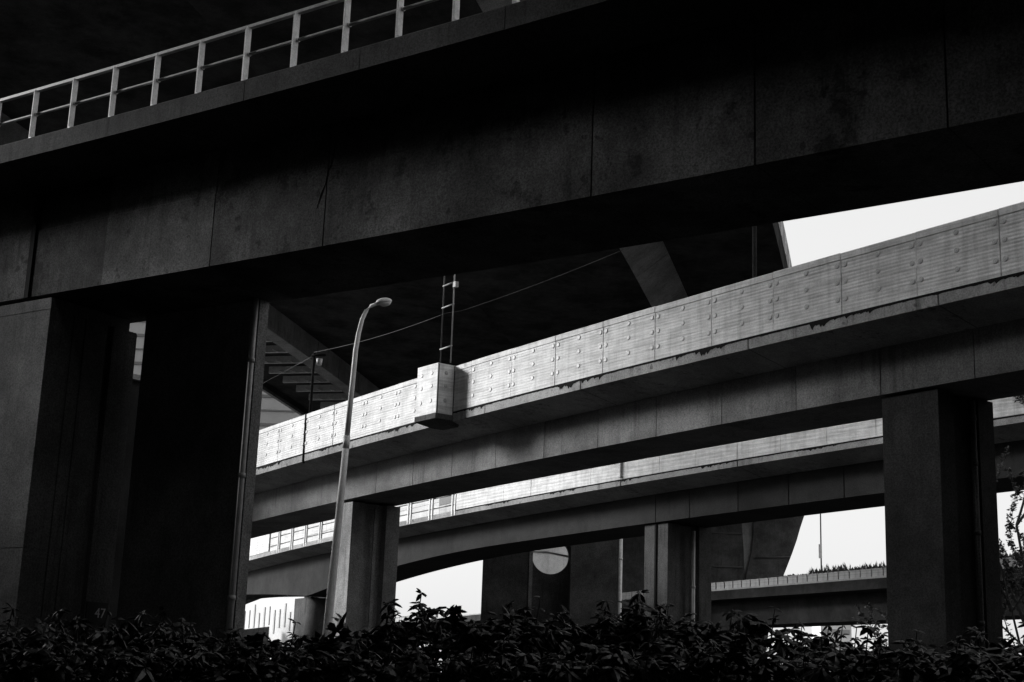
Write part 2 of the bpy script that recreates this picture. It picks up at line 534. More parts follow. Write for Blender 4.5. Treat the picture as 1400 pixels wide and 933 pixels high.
# ------------------------------------------------------------------ second viaduct: curved, white corrugated parapet panels
vb = thing('curved_viaduct', PB.at(0, 0, -9.4), 'brightly lit curved viaduct with tall white bolted parapet panels, across the middle of the picture', 'viaduct')
SB = frange(-52, 40, 1.0)
rb_ = random.Random(5)
bj = [-9.7, -7.35, -5.02, -2.76, -0.43, 1.93, 4.33, 6.68, 9.07, 11.5, 13.97, 16.4]
tb_ = [rb_.uniform(-0.14, 0.14) for _ in range(len(bj) + 1)]
def tone_b(s):
    for k, j in enumerate(bj):
        if s < j: return tb_[k]
    return tb_[-1]
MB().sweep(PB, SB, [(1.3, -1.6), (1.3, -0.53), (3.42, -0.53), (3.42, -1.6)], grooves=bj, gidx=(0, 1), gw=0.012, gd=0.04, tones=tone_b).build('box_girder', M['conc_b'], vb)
bfj = [-10.2, 0.75, 5.1, 11.2, 16.5]
MB().sweep(PB, SB, [(0.0, -0.29), (0.0, -0.03), (4.75, -0.03), (4.75, -0.29), (3.42, -0.535), (1.3, -0.535)], grooves=bfj, gidx=(0, 1), gw=0.02, gd=0.05).build('deck_slab', M['strip'], vb)
MB().sweep(PB, SB, [(4.55, -0.03), (4.55, 1.2), (4.72, 1.2), (4.72, -0.03)]).build('far_parapet', M['board'], vb)

bolt_me = None
def bolt_at(path, s, off, dz, parent, mat, r=0.066):
    """one bolt cover, sharing its mesh; sticks out of the panel towards the camera side"""
    global bolt_me
    if bolt_me is None:
        b = MB()
        n = 10
        vs = [(math.cos(2 * math.pi * k / n) * r, 0, math.sin(2 * math.pi * k / n) * r) for k in range(n)]
        vs += [(x * 0.8, -0.014, z * 0.8) for x, y, z in vs]
        fs = [(k, (k + 1) % n, n + (k + 1) % n, n + k) for k in range(n)] + [tuple(range(n, 2 * n))]
        b.add(vs, fs)
        tmp = b.build('bolt', mat)
        bolt_me = tmp.data
        bpy.data.objects.remove(tmp)
    o = bpy.data.objects.new('bolt', bolt_me)
    COL.objects.link(o)
    o.parent = parent
    p = path.at(s, off, dz) - wloc(parent)
    h = math.atan2(*reversed(path.ax(s)))
    o.location = p
    o.rotation_euler = (0, 0, h)

def panel(path, s0, s1, h, parent, ribs=15, lip=True, bolts=True, off=0.0, mat=None, outward=-1):
    """corrugated panel between two stations, standing on the deck edge"""
    a, b = s0 + 0.012, s1 - 0.012
    off = off + rng.uniform(-0.012, 0.012)
    h = h + rng.uniform(-0.008, 0.008)
    prof = [(off + 0.10, 0.0), (off + 0.0, 0.0)]
    z0, z1 = 0.06, h - (0.17 if lip else 0.04)
    for k in range(ribs):
        zz = z0 + (z1 - z0) * k / ribs
        dzz = (z1 - z0) / ribs
        d = 0.0045
        prof += [(off, zz), (off - d, zz + 0.25 * dzz), (off - d, zz + 0.6 * dzz), (off, zz + 0.72 * dzz)]
    if lip:
        prof += [(off, z1), (off - 0.02, z1 + 0.015), (off - 0.02, h - 0.02), (off - 0.005, h)]
    else:
        prof += [(off, z1), (off, h)]
    prof += [(off + 0.10, h)]
    tn = rng.uniform(-0.09, 0.05)
    o = MB().sweep(path, frange(a, b, 0.5), prof, tones=lambda s: tn).build('parapet_panel', mat or M['panel'], parent)
    if bolts:
        m = (s0 + s1) / 2
        for ds in (s0 + 0.11, m, s1 - 0.11):
            for zz in (0.34, 0.74, 1.12):
                bolt_at(path, ds, off - 0.005, zz + (0.03 if ds == m else 0), o, M['bolt'])
    return o
# stations of the panel joints, 2 m apart; the ones left of the expansion joint and the box are a little different
b_st = [-18.25 + 2.0 * i for i in range(4)] + [-10.25, -8.2, -6.15, -4.1, -2.0]
b_st2 = [-0.9, 0.0] + [2.0 * i for i in range(1, 13)]
for k in range(len(b_st) - 1):
    panel(PB, b_st[k], b_st[k + 1], 1.4, vb)
for k in range(len(b_st2) - 1):
    panel(PB, b_st2[k], b_st2[k + 1], 1.4, vb, bolts=(k > 0))
for k in range(8):
    panel(PB, -34.25 + 2 * k, -32.25 + 2 * k, 1.4, vb, bolts=False)
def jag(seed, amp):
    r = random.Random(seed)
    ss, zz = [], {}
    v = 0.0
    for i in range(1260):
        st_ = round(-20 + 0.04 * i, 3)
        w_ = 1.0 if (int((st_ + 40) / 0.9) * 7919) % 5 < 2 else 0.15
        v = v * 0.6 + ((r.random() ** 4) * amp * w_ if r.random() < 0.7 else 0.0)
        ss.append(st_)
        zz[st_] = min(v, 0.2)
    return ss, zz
def jag_strip(path, seed, parent, s_lo, s_hi, amp):  # dark strip with a jagged lower edge along the deck edge below the panels
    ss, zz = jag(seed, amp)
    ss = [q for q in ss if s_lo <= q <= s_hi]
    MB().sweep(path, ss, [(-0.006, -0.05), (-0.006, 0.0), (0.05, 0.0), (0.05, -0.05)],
               dz_of=lambda q, k, dz: dz - zz.get(round(q, 3), 0.0) if k == 0 else dz).build('jagged_dark_strip', M['rubber'], parent)
jag_strip(PB, 3, vb, -18, 26, 0.11)
# bump-out that carries the gantry mast
s0, s1 = -2.0, -0.9
bump = MB().prism([tuple(PB.at(s, o)[:2]) for s, o in ((s0, -0.62), (s1, -0.62), (s1, 0.06), (s0, 0.06))], PB.at(-1.4).z - 0.1, PB.at(-1.4).z + 1.43).build('mast_box', M['panel'], vb)
for (s, o) in ((s0 + 0.04, -0.615), (s1 - 0.04, -0.615)):
    pass
MB().prism([tuple(PB.at(s, o)[:2]) for s, o in ((s0 - 0.02, -0.64), (s1 + 0.02, -0.64), (s1 + 0.02, 0.0), (s0 - 0.02, 0.0))], PB.at(-1.4).z - 0.26, PB.at(-1.4).z - 0.1).build('mast_box_base', M['conc_fascia'], bump)
cb = MB()
zb = PB.at(-1.4).z
top = [tuple(PB.at(s, o)[:2]) for s, o in ((s0 - 0.02, -0.64), (s1 + 0.02, -0.64), (s1 + 0.02, 0.3), (s0 - 0.02, 0.3))]
bot = [tuple(PB.at(s, o)[:2]) for s, o in ((s0 + 0.15, -0.1), (s1 - 0.15, -0.1), (s1 - 0.15, 0.3), (s0 + 0.15, 0.3))]
cb.prism(bot, zb - 0.40, zb - 0.262, taper=top)
cb.build('corbel', M['conc_fascia'], bump)
for s, zz in [(s0 + 0.25, 0.3), (s0 + 0.25, 0.75), (s0 + 0.25, 1.15), (s0 + 0.8, 0.3), (s0 + 0.8, 0.75), (s0 + 0.8, 1.15)]:
    bolt_at(PB, s, -0.622, zz, bump, M['bolt'])
for zz in (0.3, 0.75, 1.15):                      # bolts on the end face
    p = PB.at(s1 + 0.002, -0.3, zz)
    o = bpy.data.objects.new('bolt', bolt_me)
    COL.objects.link(o)
    o.parent = bump
    o.location = p - wloc(bump)
    o.rotation_euler = (0, 0, math.atan2(*reversed(PB.ax(s1))) + math.pi / 2)
for (s, o, ax_) in ((s1 - 0.03, -0.626, 0), (s1 + 0.004, 0.02, 1)):
    pass
edge = MB()
for (s, o) in ((s1 + 0.003, -0.59), (s1 + 0.003, 0.0)):
    p = PB.at(s, o)
    edge.box((p.x, p.y, zb + 0.66), (0.03, 0.05, 1.5), PB.ax(s))
edge.build('edge_seam', M['dark_steel'], bump)
tgp = thing('thin_pole', PB.at(8.6, 3.0, 0), 'thin plain grey pole behind the white parapet, before the dark deck at right of centre', 'pole')
MB().tube([PB.at(8.6, 3.0, 0), PB.at(8.6, 3.0, 7.5)], 0.06, 8).build('pole_shaft', M['conc_black'], tgp)
# gantry mast
tm = thing('gantry_mast', PB.at(-1.0, -0.3, 1.43), 'thin twin-rod steel mast with cross bars rising from the box on the white parapet', 'mast')
mz = PB.at(-1.0).z
for k, s in enumerate((-1.26, -0.7)):
    MB().tube([PB.at(s, -0.3, 1.43), PB.at(s, -0.3, 7.0)], 0.021, 8).build('rod', M['rail_grey'] if k else M['cable'], tm)
for zz in (1.95, 3.25, 3.95, 5.4):
    MB().tube([PB.at(-1.3, -0.31, zz), PB.at(-0.66, -0.31, zz)], 0.022, 8).build('cross_bar', M['steel'], tm)
pbk = PB.at(-0.62, -0.3, 3.85)
MB().box((pbk.x, pbk.y, pbk.z), (0.13, 0.12, 0.17), PB.ax(-0.6)).build('junction_box', M['rail_grey'], tm)
# short pole on the expansion joint
tp = thing('utility_pole', PB.at(-10.25, -0.06, -0.2), 'thin black pole with an insulator and small lamp at the joint of the white parapet', 'pole')
MB().tube([PB.at(-10.25, 0.14, 0.0), PB.at(-10.25, 0.14, 3.65)], [0.06, 0.05], 8).build('pole_shaft', M['rubber'], tp)
MB().sweep(PB, [-10.28, -10.22], [(-0.04, -0.35), (-0.04, 1.42), (0.05, 1.42), (0.05, -0.35)]).build('joint_strip', M['rubber'], tp)
q = PB.at(-10.25, 0.14, 3.55)
MB().tube([q + Vector((-0.1, 0, 0)), q + Vector((0.42, -0.05, 0.03))], 0.05, 8).build('bracket', M['rubber'], tp)
MB().tube([q + Vector((0.2, -0.04, -0.35)), q + Vector((0.2, -0.04, -0.12))], [0.09, 0.12], 10).build('lamp_globe', M['steel'], tp)
# overhead cables
def cable(pts, r, label):
    P = []
    for a, b, sag in pts:
        for i in range(14):
            f = i / 13
            p = Vector(a).lerp(Vector(b), f)
            p.z -= sag * 4 * f * (1 - f)
            P.append(p)
    o = MB().tube(P, r, 6).build('overhead_cable', M['cable'], None, origin=P[0])
    tag(o, label, 'cable')
cable([((-10.4, 58.4, 13.45), tuple(q + Vector((0, 0.3, 0.1))), 0.0)], 0.008, 'thin cable running left from the short black pole, in front of the ribbed overhang')
mtop = PB.at(-1.26, -0.2, 3.1)
cable([(tuple(q + Vector((0, -0.1, 0.1))), tuple(mtop), 0.12), (tuple(mtop + Vector((0.5, 0, 0.1))), (3.1, 38.2, 13.6), 0.06)], 0.0065, 'thin cable sagging from the short pole past the gantry mast under the dark deck')

# piers of the curved viaduct
zt = PB.at(-9.5).z - 1.6 - 0.08
pb1, _ = recessed_pier(PB, -10.05, -9.03, 1.4, 3.34, zt, 'viaduct_pier', 'slender pier behind the street lamp, its narrow left face brightly lit', mat=M['conc_pier'], strip=True)
pads(pb1, PB, -10.05, -9.03, 1.4, 3.34, zt, zt + 0.09)
zt = PB.at(14.6).z - 1.6 - 0.05
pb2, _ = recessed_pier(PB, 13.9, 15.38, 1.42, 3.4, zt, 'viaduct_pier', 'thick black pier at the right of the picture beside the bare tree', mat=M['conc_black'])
pads(pb2, PB, 13.9, 15.38, 1.42, 3.4, zt, zt + 0.06)
p = PB.at(15.44, 2.55)
drain_pipe(pb2, p.x, p.y, 0, zt - 0.1, 0.065, (3.2, 5.1, 6.6, 7.6), mat=M['conc_mid'])

# ------------------------------------------------------------------ third viaduct: parallel, haunched
vc = thing('haunched_viaduct', PC.at(0, 0, -9.4), 'haunched viaduct below the bright one, with white panels and a short open railing', 'viaduct')
SC = frange(-72, 34, 1.0)
def haunch(s):
    d = -1.6
    if -52 < s < -10:
        x = abs(s + 30.7)
        f = max(0.0, 1 - x / (20.0 if s > -30.7 else 22.0))
        d -= 1.1 * f ** 1.75
    return d
cj = [-20.0, 0.4, 2.31, 4.81, 7.23, 9.67, 12.1]
rc_ = random.Random(9)
tc_ = [rc_.uniform(-0.1, 0.1) for _ in range(len(cj) + 1)]
def tone_c(s):
    for k, j in enumerate(cj):
        if s < j: return tc_[k]
    return tc_[-1]
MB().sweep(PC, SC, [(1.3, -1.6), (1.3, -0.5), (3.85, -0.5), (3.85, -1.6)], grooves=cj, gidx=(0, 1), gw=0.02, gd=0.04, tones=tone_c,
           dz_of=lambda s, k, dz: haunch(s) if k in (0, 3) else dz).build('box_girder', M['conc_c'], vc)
MB().sweep(PC, SC, [(0.0, -0.25), (0.0, -0.03), (5.1, -0.03), (5.1, -0.25), (3.85, -0.505), (1.3, -0.505)], grooves=[-12.0, -0.2, 6.0], gidx=(0, 1), gw=0.03, gd=0.06).build('deck_slab', M['strip'], vc)
c_st = [-12.0 + 2.0 * i for i in range(17)]
for k in range(len(c_st) - 1):
    panel(PC, c_st[k], c_st[k + 1], 1.4, vc, ribs=9, lip=False, bolts=False)
for k in range(6):
    panel(PC, -46 + 2 * k, -44 + 2 * k, 1.4, vc, ribs=9, lip=False, bolts=False)
jag_strip(PC, 7, vc, -12, 22, 0.07)
crail = MB()
for z in (0.28, 0.75, 1.2):
    crail.tube([PC.at(s, 0.1, z) for s in frange(-33.9, -12.1, 1.2)], 0.028, 6)
crail = crail.build('railing', M['dark_steel'], vc)
for i in range(11):
    s = -32.35 + 2.03 * i
    pm = MB()
    for d in (-0.13, 0.13):
        p = PC.at(s + d, 0.02)
        pm.box((p.x, p.y, p.z + 0.52), (0.07, 0.08, 1.5), PC.ax(s))
    pm.build('rail_post', M['rail'], crail)
def cboard(s0, s1, mat, zz0, zz1):
    MB().sweep(PC, frange(s0, s1, 1.0), [(4.9, zz0), (4.9, zz1), (5.05, zz1), (5.05, zz0)]).build('far_board', mat, vc)
cboard(-60, -22, M['board_pale'], 0.0, 1.95)
cboard(-60, -22, M['board_pale'], 1.97, 3.3)
cboard(-21.98, -12.2, M['board'], 0.0, 1.75)
cboard(-21.98, -12.2, M['board_dark'], 1.77, 3.3)
cboard(-12, 30, M['board'], 0.0, 1.3)
p = PC.at(-0.2, -0.05)
MB().box((p.x, p.y, p.z + 0.74), (0.12, 0.08, 1.36), PC.ax(-0.2)).build('joint_post', M['panel'], vc)

# piers of the third viaduct
def round_pier():
    c = PC.at(-32.2, 2.6)
    t = thing('viaduct_pier', (c.x, c.y, 0), 'round-nosed pier under the haunch, with a bright curved edge, left of the street lamp', 'pier')
    pl = []
    s0, s1, o0, o1 = -33.7, -30.6, 1.5, 3.7
    r = 0.75
    for (cs, co, a0) in ((s0 + r, o0 + r, 180), (s1 - r, o0 + r, 270), (s1 - r, o1 - r, 0), (s0 + r, o1 - r, 90)):
        for k in range(7):
            a = math.radians(a0 + 15 * k)
            pl.append(tuple(PC.at(cs + r * math.cos(a), co + r * math.sin(a))[:2]))
    MB().prism(pl, 0, PC.at(-32).z - 2.72, smooth=True).build('shaft', M['conc_mid'], t)
    for k in (0.3, 0.7):
        p = PC.at(-32.2, 1.5 + 2.2 * k)
        MB().box((p.x, p.y, PC.at(-32).z - 2.69), (1.2, 0.4, 0.1), PC.ax(-32)).build('bearing_pad', M['rubber'], t)
round_pier()
zt = PC.at(0.3).z - 1.6 - 0.04
pc1, _ = recessed_pier(PC, -0.37, 0.96, 1.45, 3.8, zt, 'viaduct_pier', 'grooved double pier with a drain pipe, under the haunched viaduct right of the round hole', mat=M['conc_mid'])
pads(pc1, PC, -0.37, 0.96, 1.45, 3.8, zt, zt + 0.05)
MB().box((*PC.at(0.3, 1.43)[:2], zt / 2), (0.09, 0.05, zt - 0.02), PC.ax(0.3)).build('rubber_seam', M['rubber'], pc1)
p = PC.at(1.02, 2.75)
drain_pipe(pc1, p.x, p.y, 0, zt - 0.2, 0.08, (3, 5.5))

# ------------------------------------------------------------------ portal pier with a round hole behind the third viaduct
tw = thing('portal_pier', (1.2, 76, 0), 'massive dark wall pier pierced by a round hole, under the haunched viaduct', 'pier')
def wall_with_hole(x0, x1, z1, y0, y1, cx, cz, r):
    n = 40
    mb = MB()
    ring, outer = [], []
    for k in range(n):
        a = 2 * math.pi * (k + 0.5) / n
        ca, sa = math.cos(a), math.sin(a)
        ring.append((cx + r * ca, cz + r * sa))
        tmax = min(((x1 - cx) / ca if ca > 0 else (x0 - cx) / ca), ((z1 - cz) / sa if sa > 0 else (0 - cz) / sa))
        outer.append((cx + tmax * ca, cz + tmax * sa))
    corners = [(x1, z1), (x0, z1), (x0, 0), (x1, 0)]
    vs, fs = [], []
    for y in (y0, y1):
        vs += [(x, y, z) for x, z in ring] + [(x, y, z) for x, z in outer] + [(x, y, z) for x, z in corners]
    m = 2 * n + 4
    for side in (0, 1):
        b = side * m
        for k in range(n):
            k2 = (k + 1) % n
            fs.append((b + k, b + k2, b + n + k2, b + n + k))
            o1_, o2_ = outer[k], outer[k2]
            if abs(o1_[0] - o2_[0]) > 1e-6 and abs(o1_[1] - o2_[1]) > 1e-6:
                ci = min(range(4), key=lambda i: (corners[i][0] - o1_[0]) ** 2 + (corners[i][1] - o2_[1]) ** 2 if False else abs((corners[i][0] - cx) * 1.0) * 0 + math.hypot(corners[i][0] - (o1_[0] + o2_[0]) / 2, corners[i][1] - (o1_[1] + o2_[1]) / 2))
                fs.append((b + n + k, b + n + k2, b + 2 * n + ci))
    for k in range(n):
        k2 = (k + 1) % n
        fs.append((k, k2, m + k2, m + k))
    q = [2 * n + i for i in range(4)]
    for i in range(4):
        j = (i + 1) % 4
        fs.append((q[i], q[j], m + q[j], m + q[i]))
    return mb.add(vs, fs)
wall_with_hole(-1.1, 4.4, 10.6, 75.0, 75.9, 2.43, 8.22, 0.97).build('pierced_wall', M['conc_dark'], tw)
MB().box((1.42, 74.93, 5.2), (0.18, 0.12, 10.4)).build('pilaster', M['conc_pier'], tw)
MB().box((1.6, 75.6, 11.1), (7.6, 2.4, 0.9)).build('crosshead', M['conc_dark'], tw)
tw2 = thing('viaduct_pier', (4.65, 73.6, 0), 'plain dark square pier right of the round hole, pale right edge', 'pier')
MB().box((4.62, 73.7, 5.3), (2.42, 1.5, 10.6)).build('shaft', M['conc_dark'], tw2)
MB().box((4.62, 73.7, 11.05), (3.2, 2.0, 0.85)).build('crosshead', M['conc_dark'], tw2)
drain_pipe(tw2, 5.93, 72.98, 0, 10.5, 0.1, (4.0, 8.0), mat=M['rail'])
# pale pier of another road seen through the hole
th = thing('viaduct_pier', (3.2, 101, 0), 'pale lit pier face with a dark cable, seen through the round hole', 'pier')
MB().prism([(0.4, 102.0), (5.6, 98.6), (7.6, 101.5), (2.4, 105)], 0, 11.5).build('shaft', M['conc_light'], th)
MB().tube([(1.0, 101.5, 10.9), (2.9, 100.3, 10.7), (5.3, 98.7, 10.15)], 0.06, 6).build('cable', M['dark_steel'], th)

# ------------------------------------------------------------------ the huge expressway deck overhead
ve = thing('expressway_viaduct', PE.at(0, 15, -24), 'huge dark expressway deck high overhead, its ribbed underside filling the top left', 'viaduct')
SE = frange(-128, 88, 4.0)
# right box with an inclined web, overhang towards its right edge
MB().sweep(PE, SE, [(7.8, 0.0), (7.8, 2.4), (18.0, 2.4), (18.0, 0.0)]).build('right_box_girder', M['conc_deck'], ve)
MB().sweep(PE, SE, [(7.78, 0.01), (6.0, 1.3), (6.0, 2.4), (7.78, 2.4)], grooves=[-30, -15, 0, 7.5, 15, 30, 45], gidx=(0, 1), gw=0.04, gd=0.06).build('inclined_web', M['conc_pier'], ve)  # paler concrete than the box underside stands in for light on this web
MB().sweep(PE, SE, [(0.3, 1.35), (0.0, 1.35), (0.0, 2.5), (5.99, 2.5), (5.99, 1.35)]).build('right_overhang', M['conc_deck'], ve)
rp = MB().sweep(PE, SE, [(0.0, 2.51), (-0.04, 2.51), (-0.04, 3.9), (0.25, 3.9), (0.25, 2.51)]).build('right_parapet', M['conc_light'], ve)
for i in range(14):
    s = -18 + 3.0 * i
    p = PE.at(s, 0.06, 2.3)
    MB().box((p.x, p.y, p.z + 0.85), (0.3, 0.26, 1.2), PE.ax(s)).build('parapet_post', M['rail'], ve)
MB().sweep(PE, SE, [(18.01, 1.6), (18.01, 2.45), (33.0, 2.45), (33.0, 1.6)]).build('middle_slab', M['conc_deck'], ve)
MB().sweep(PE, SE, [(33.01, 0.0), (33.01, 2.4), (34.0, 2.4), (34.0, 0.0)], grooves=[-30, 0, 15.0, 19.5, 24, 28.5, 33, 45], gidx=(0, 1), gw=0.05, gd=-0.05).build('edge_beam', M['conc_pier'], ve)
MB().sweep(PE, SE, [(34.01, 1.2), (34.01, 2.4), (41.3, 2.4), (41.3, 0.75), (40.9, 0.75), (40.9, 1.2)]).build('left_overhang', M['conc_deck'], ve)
for i in range(26):
    s = -20 + 2.9 * i
    m = MB()
    a, b = PE.at(s, 34.05, 0.95), PE.at(s, 38.8, 0.95)
    c = (a + b) / 2
    m.box((c.x, c.y, c.z), (0.22, (a - b).length, 0.5), PE.ax(s))
    rib = m.build('rib', M['steel'], ve)
    for f in (0.35, 0.55, 0.75):
        p = PE.at(s - 0.2, 34.05 + 4.7 * f, 0.72)
        MB().tube([p, PE.at(s - 1.1, 34.05 + 4.7 * f + 0.1, 0.68)], 0.06, 5).build('hanger', M['steel'], rib)
MB().sweep(PE, SE, [(41.31, 0.75), (41.31, 3.6), (41.6, 3.6), (41.6, 0.75)]).build('left_parapet', M['conc_light'], ve)

MB().sweep(PE, frange(30, 88, 4), [(41.28, 3.61), (41.28, 6.6), (41.5, 6.6), (41.5, 3.61)]).build('shade_screen', M['board'], ve)  # hidden screen added above the parapet to shade the far viaduct
# flared pier carrying the far end of the expressway
tf = thing('flared_pier', (26, 151, 0), 'tall flared pier curving outward to the top, behind the planter boxes, right of centre', 'pier')
def flare(x0s, x1s, zs, y0, y1):
    mb = MB()
    n = len(zs)
    vs = []
    for z, a, b in zip(zs, x0s, x1s):
        vs += [(a, y0, z), (b, y0, z), (b, y1, z), (a, y1, z)]
    fs = [(3, 2, 1, 0), tuple(4 * (n - 1) + k for k in range(4))]
    for i in range(n - 1):
        for k in range(4):
            k2 = (k + 1) % 4
            fs.append((4 * i + k, 4 * i + k2, 4 * i + 4 + k2, 4 * i + 4 + k))
    return mb.add(vs, fs)
zs = [0, 6, 10, 12, 13.4, 14.6, 16, 17.4, 18.6, 19.8, 20.4]
xr = [27.2, 27.4, 28.0, 28.6, 29.17, 29.65, 30.2, 30.7, 31.05, 31.45, 31.7]
xl = [25.0, 25.0, 25.1, 25.2, 25.35, 25.6, 25.95, 26.1, 26.15, 26.2, 26.2]
flare(xl, xr, zs, 150, 153).build('right_blade', M['conc_dark'], tf)
flare([x - 0.62 if z > 13 else x - 0.05 for x, z in zip([25.0, 25.0, 25.1, 25.2, 25.9, 25.85, 25.8, 25.7, 25.6, 25.62, 25.6], zs)], [x - 0.02 for x in xl], zs, 150.4, 152.6).build('web_plate', M['conc_light'], tf)
flare([9.0] * 11, [24.9, 24.9, 25.0, 25.05, 25.2, 25.2, 25.15, 25.05, 24.95, 24.95, 24.95], zs, 150.2, 153).build('left_blade', M['conc_dark'], tf)
for z in (14.3, 17.8):
    MB().tube([(17, 150.1, z), (25.0, 150.1, z + 0.05)], 0.09, 6).build('pipe', M['dark_steel'], tf)
MB().tube([(26.2, 149.9, 15.35), (30.0, 149.9, 15.6)], 0.08, 6).build('pipe', M['dark_steel'], tf)
# unseen piers of the expressway; the first is added to shade the haunched viaduct
for i, (s, o) in enumerate(((-15, 36), (-62, 12), (-62, 34), (-100, 12), (-100, 34))):
    p = PE.at(s, o)
    t = thing('expressway_pier', (p.x, p.y, 0), 'square concrete pier under the expressway deck, outside the picture', 'pier', 'expressway piers')
    MB().box((p.x, p.y, p.z / 2), (3.6, 3.0, p.z - 0.02), PE.ax(s)).build('shaft', M['conc_pier'], t)

# unseen deck and building-like slabs, added to block sky and sun
to = thing('sky_blocking_deck', (10, -12, 0), 'added unseen deck above and behind the viewpoint, blocking sky light', 'viaduct')
PO = Path(8, 10, -34, 0, 16.0, 0, lo=-60, hi=120)
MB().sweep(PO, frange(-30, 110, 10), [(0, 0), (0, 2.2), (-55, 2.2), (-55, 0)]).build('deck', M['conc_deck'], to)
def block(x0, x1, y0, y1, h, label):
    t = thing('light_blocker', ((x0 + x1) / 2, (y0 + y1) / 2, 0), label, 'building')
    MB().box(((x0 + x1) / 2, (y0 + y1) / 2, h / 2), (x1 - x0, y1 - y0, h)).build('facade', M['conc_dark'], t)
    m = MB()
    for k in range(int(h / 3.2)):
        m.box(((x0 + x1) / 2, (y0 + y1) / 2, 2.2 + 3.2 * k), (x1 - x0 + 0.1, y1 - y0 + 0.1, 1.3))
    m.build('blocker_band', M['glass'], t)
block(-46, -41, 41.7, 47.2, 33, 'unseen slab of middle height added at left to block the sun')
block(-80, -41, 35.1, 41.6, 15.0, 'lower unseen slab added at left to block part of the sun')
block(-84, -43, -50, 35, 32, 'taller unseen slab added at left to block sun and sky')
block(-40, 60, -90, -60, 42, 'unseen slab added behind the viewpoint to block sky light')
block(48, 80, -55, 30, 36, 'unseen slab added to the right of the viewpoint to block sky light')

# ------------------------------------------------------------------ far viaduct with planter boxes
class Poly:
    def __init__(s, pts, z):
        P = np.array(pts, float)
        L = np.concatenate([[0], np.cumsum(np.linalg.norm(np.diff(P, axis=0), axis=1))])
        s.L = L[-1]
        s.P, s.Ls, s.z = P, L, z
    def at(s, t, off=0.0, dz=0.0):
        a = s.ax(t)
        return Vector((float(np.interp(t, s.Ls, s.P[:, 0])) + a[1] * off, float(np.interp(t, s.Ls, s.P[:, 1])) - a[0] * off, s.z + dz))
    def ax(s, t):
        e = 4.0
        x0, y0 = np.interp(t - e, s.Ls, s.P[:, 0]), np.interp(t - e, s.Ls, s.P[:, 1])
        x1, y1 = np.interp(t + e, s.Ls, s.P[:, 0]), np.interp(t + e, s.Ls, s.P[:, 1])
        l = math.hypot(x1 - x0, y1 - y0)
        return ((x1 - x0) / l, (y1 - y0) / l)
PD = Poly(D_PTS, 10.2)
vd = thing('far_viaduct', PD.at(60, 0, -10.2), 'low far viaduct lined with planter boxes, left of the thick right pier', 'viaduct')
SD = frange(2, PD.L - 2, 4)
MB().sweep(PD, SD, [(0, -0.9), (0, -0.02), (8, -0.02), (8, -0.9)]).build('deck_slab', M['conc_black'], vd)
MB().sweep(PD, SD, [(-0.03, -0.14), (-0.03, 0.0), (0.2, 0.0), (0.2, -0.14)]).build('kerb', M['conc_light'], vd)
MB().sweep(PD, SD, [(2.6, -2.95), (2.2, -0.905), (6.8, -0.905), (6.4, -2.95)]).build('box_girder', M['conc_black'], vd)
for t_ in (20, 75, 150, 190):
    p = PD.at(t_, 4)
    MB().box((p.x, p.y, 3.6), (1.6, 3.4, 7.2), PD.ax(t_)).build('support', M['conc_black'], vd)
# planters: separate things standing on the deck edge
tuft_me = []
def tuft_mesh(seed):
    r = random.Random(seed)
    b = MB()
    for k in range(46):
        x, y = r.uniform(-0.6, 0.6), r.uniform(-0.18, 0.18)
        h = r.uniform(0.15, 0.62) * (0.5 + 0.5 * r.random())
        a = r.uniform(0, 6.28)
        ww = r.uniform(0.05, 0.12)
        cx, cy = math.cos(a) * ww, math.sin(a) * ww
        lx, ly = r.uniform(-0.2, 0.2), r.uniform(-0.2, 0.2)
        b.add([(x - cx, y - cy, 0), (x + cx, y + cy, 0), (x + lx + cx * 0.6, y + ly + cy * 0.6, h * 0.7), (x + lx * 1.4, y + ly * 1.4, h)], [(0, 1, 2, 3)])
    o = b.build('plants', M['leaf_far'])
    me = o.data
    bpy.data.objects.remove(o)
    return me
tuft_me = [tuft_mesh(i) for i in range(5)]
pl_me = None
place = ['on the far viaduct']
def planter(t_, k, label, group, scale=1.0, bare=False):
    global pl_me
    p = PD.at(t_, 0.25)
    t = thing('planter_box', p, label, 'planter', group)
    h = math.atan2(PD.ax(t_)[1], PD.ax(t_)[0])
    t.rotation_euler = (0, 0, h)
    if pl_me is None:
        b = MB().box((0, 0, 0.29), (1.18, 0.4, 0.58))
        b.box((0, 0, 0.55), (1.26, 0.48, 0.07))
        o = b.build('box', M['board'])
        pl_me = o.data
        bpy.data.objects.remove(o)
    o = bpy.data.objects.new('box', pl_me)
    COL.objects.link(o)
    o.parent = t
    if not bare:
        q = bpy.data.objects.new('plants', tuft_me[k % 5])
        COL.objects.link(q)
        q.parent = t
        q.location = (0, 0, 0.56)
        q.scale = (1, 1, scale)
k = 0
t_ = 22.0
while t_ < PD.L - 3:
    p = PD.at(t_)
    u = 700 + 1944 * p.x / p.y
    if 960 < u < 1225 or 850 < u < 895 or 535 < u < 610 or u > 1365:
        k += 1
        right = u > 1115
        if right:
            lab = 'planter box with bushy plants on the far viaduct, right of the thin lamp mast'
            gp = 'bushy planter boxes'
        elif u > 940:
            lab = 'planter box with low plants on the far viaduct, in front of the flared pier'
            gp = 'low planter boxes'
        else:
            lab = 'tiny distant planter box on the far viaduct, left of the round hole' if u < 620 else 'planter box glimpsed between the plain square pier and grooved pier'
            gp = 'distant planter boxes' if u < 620 else 'glimpsed planter boxes'
        planter(t_, k, lab, gp, scale=(1.2 if right else 0.35) * rng.uniform(0.7, 1.3))
    t_ += 1.32
tl = thing('lamp_mast', (25.1, 113.3, 10.1), 'hair-thin lamp mast standing on the far viaduct against the sky', 'mast')
MB().tube([(25.1, 113.3, 10.1), (25.1, 113.3, 19)], [0.06, 0.045], 8).build('mast_shaft', M['dark_steel'], tl)
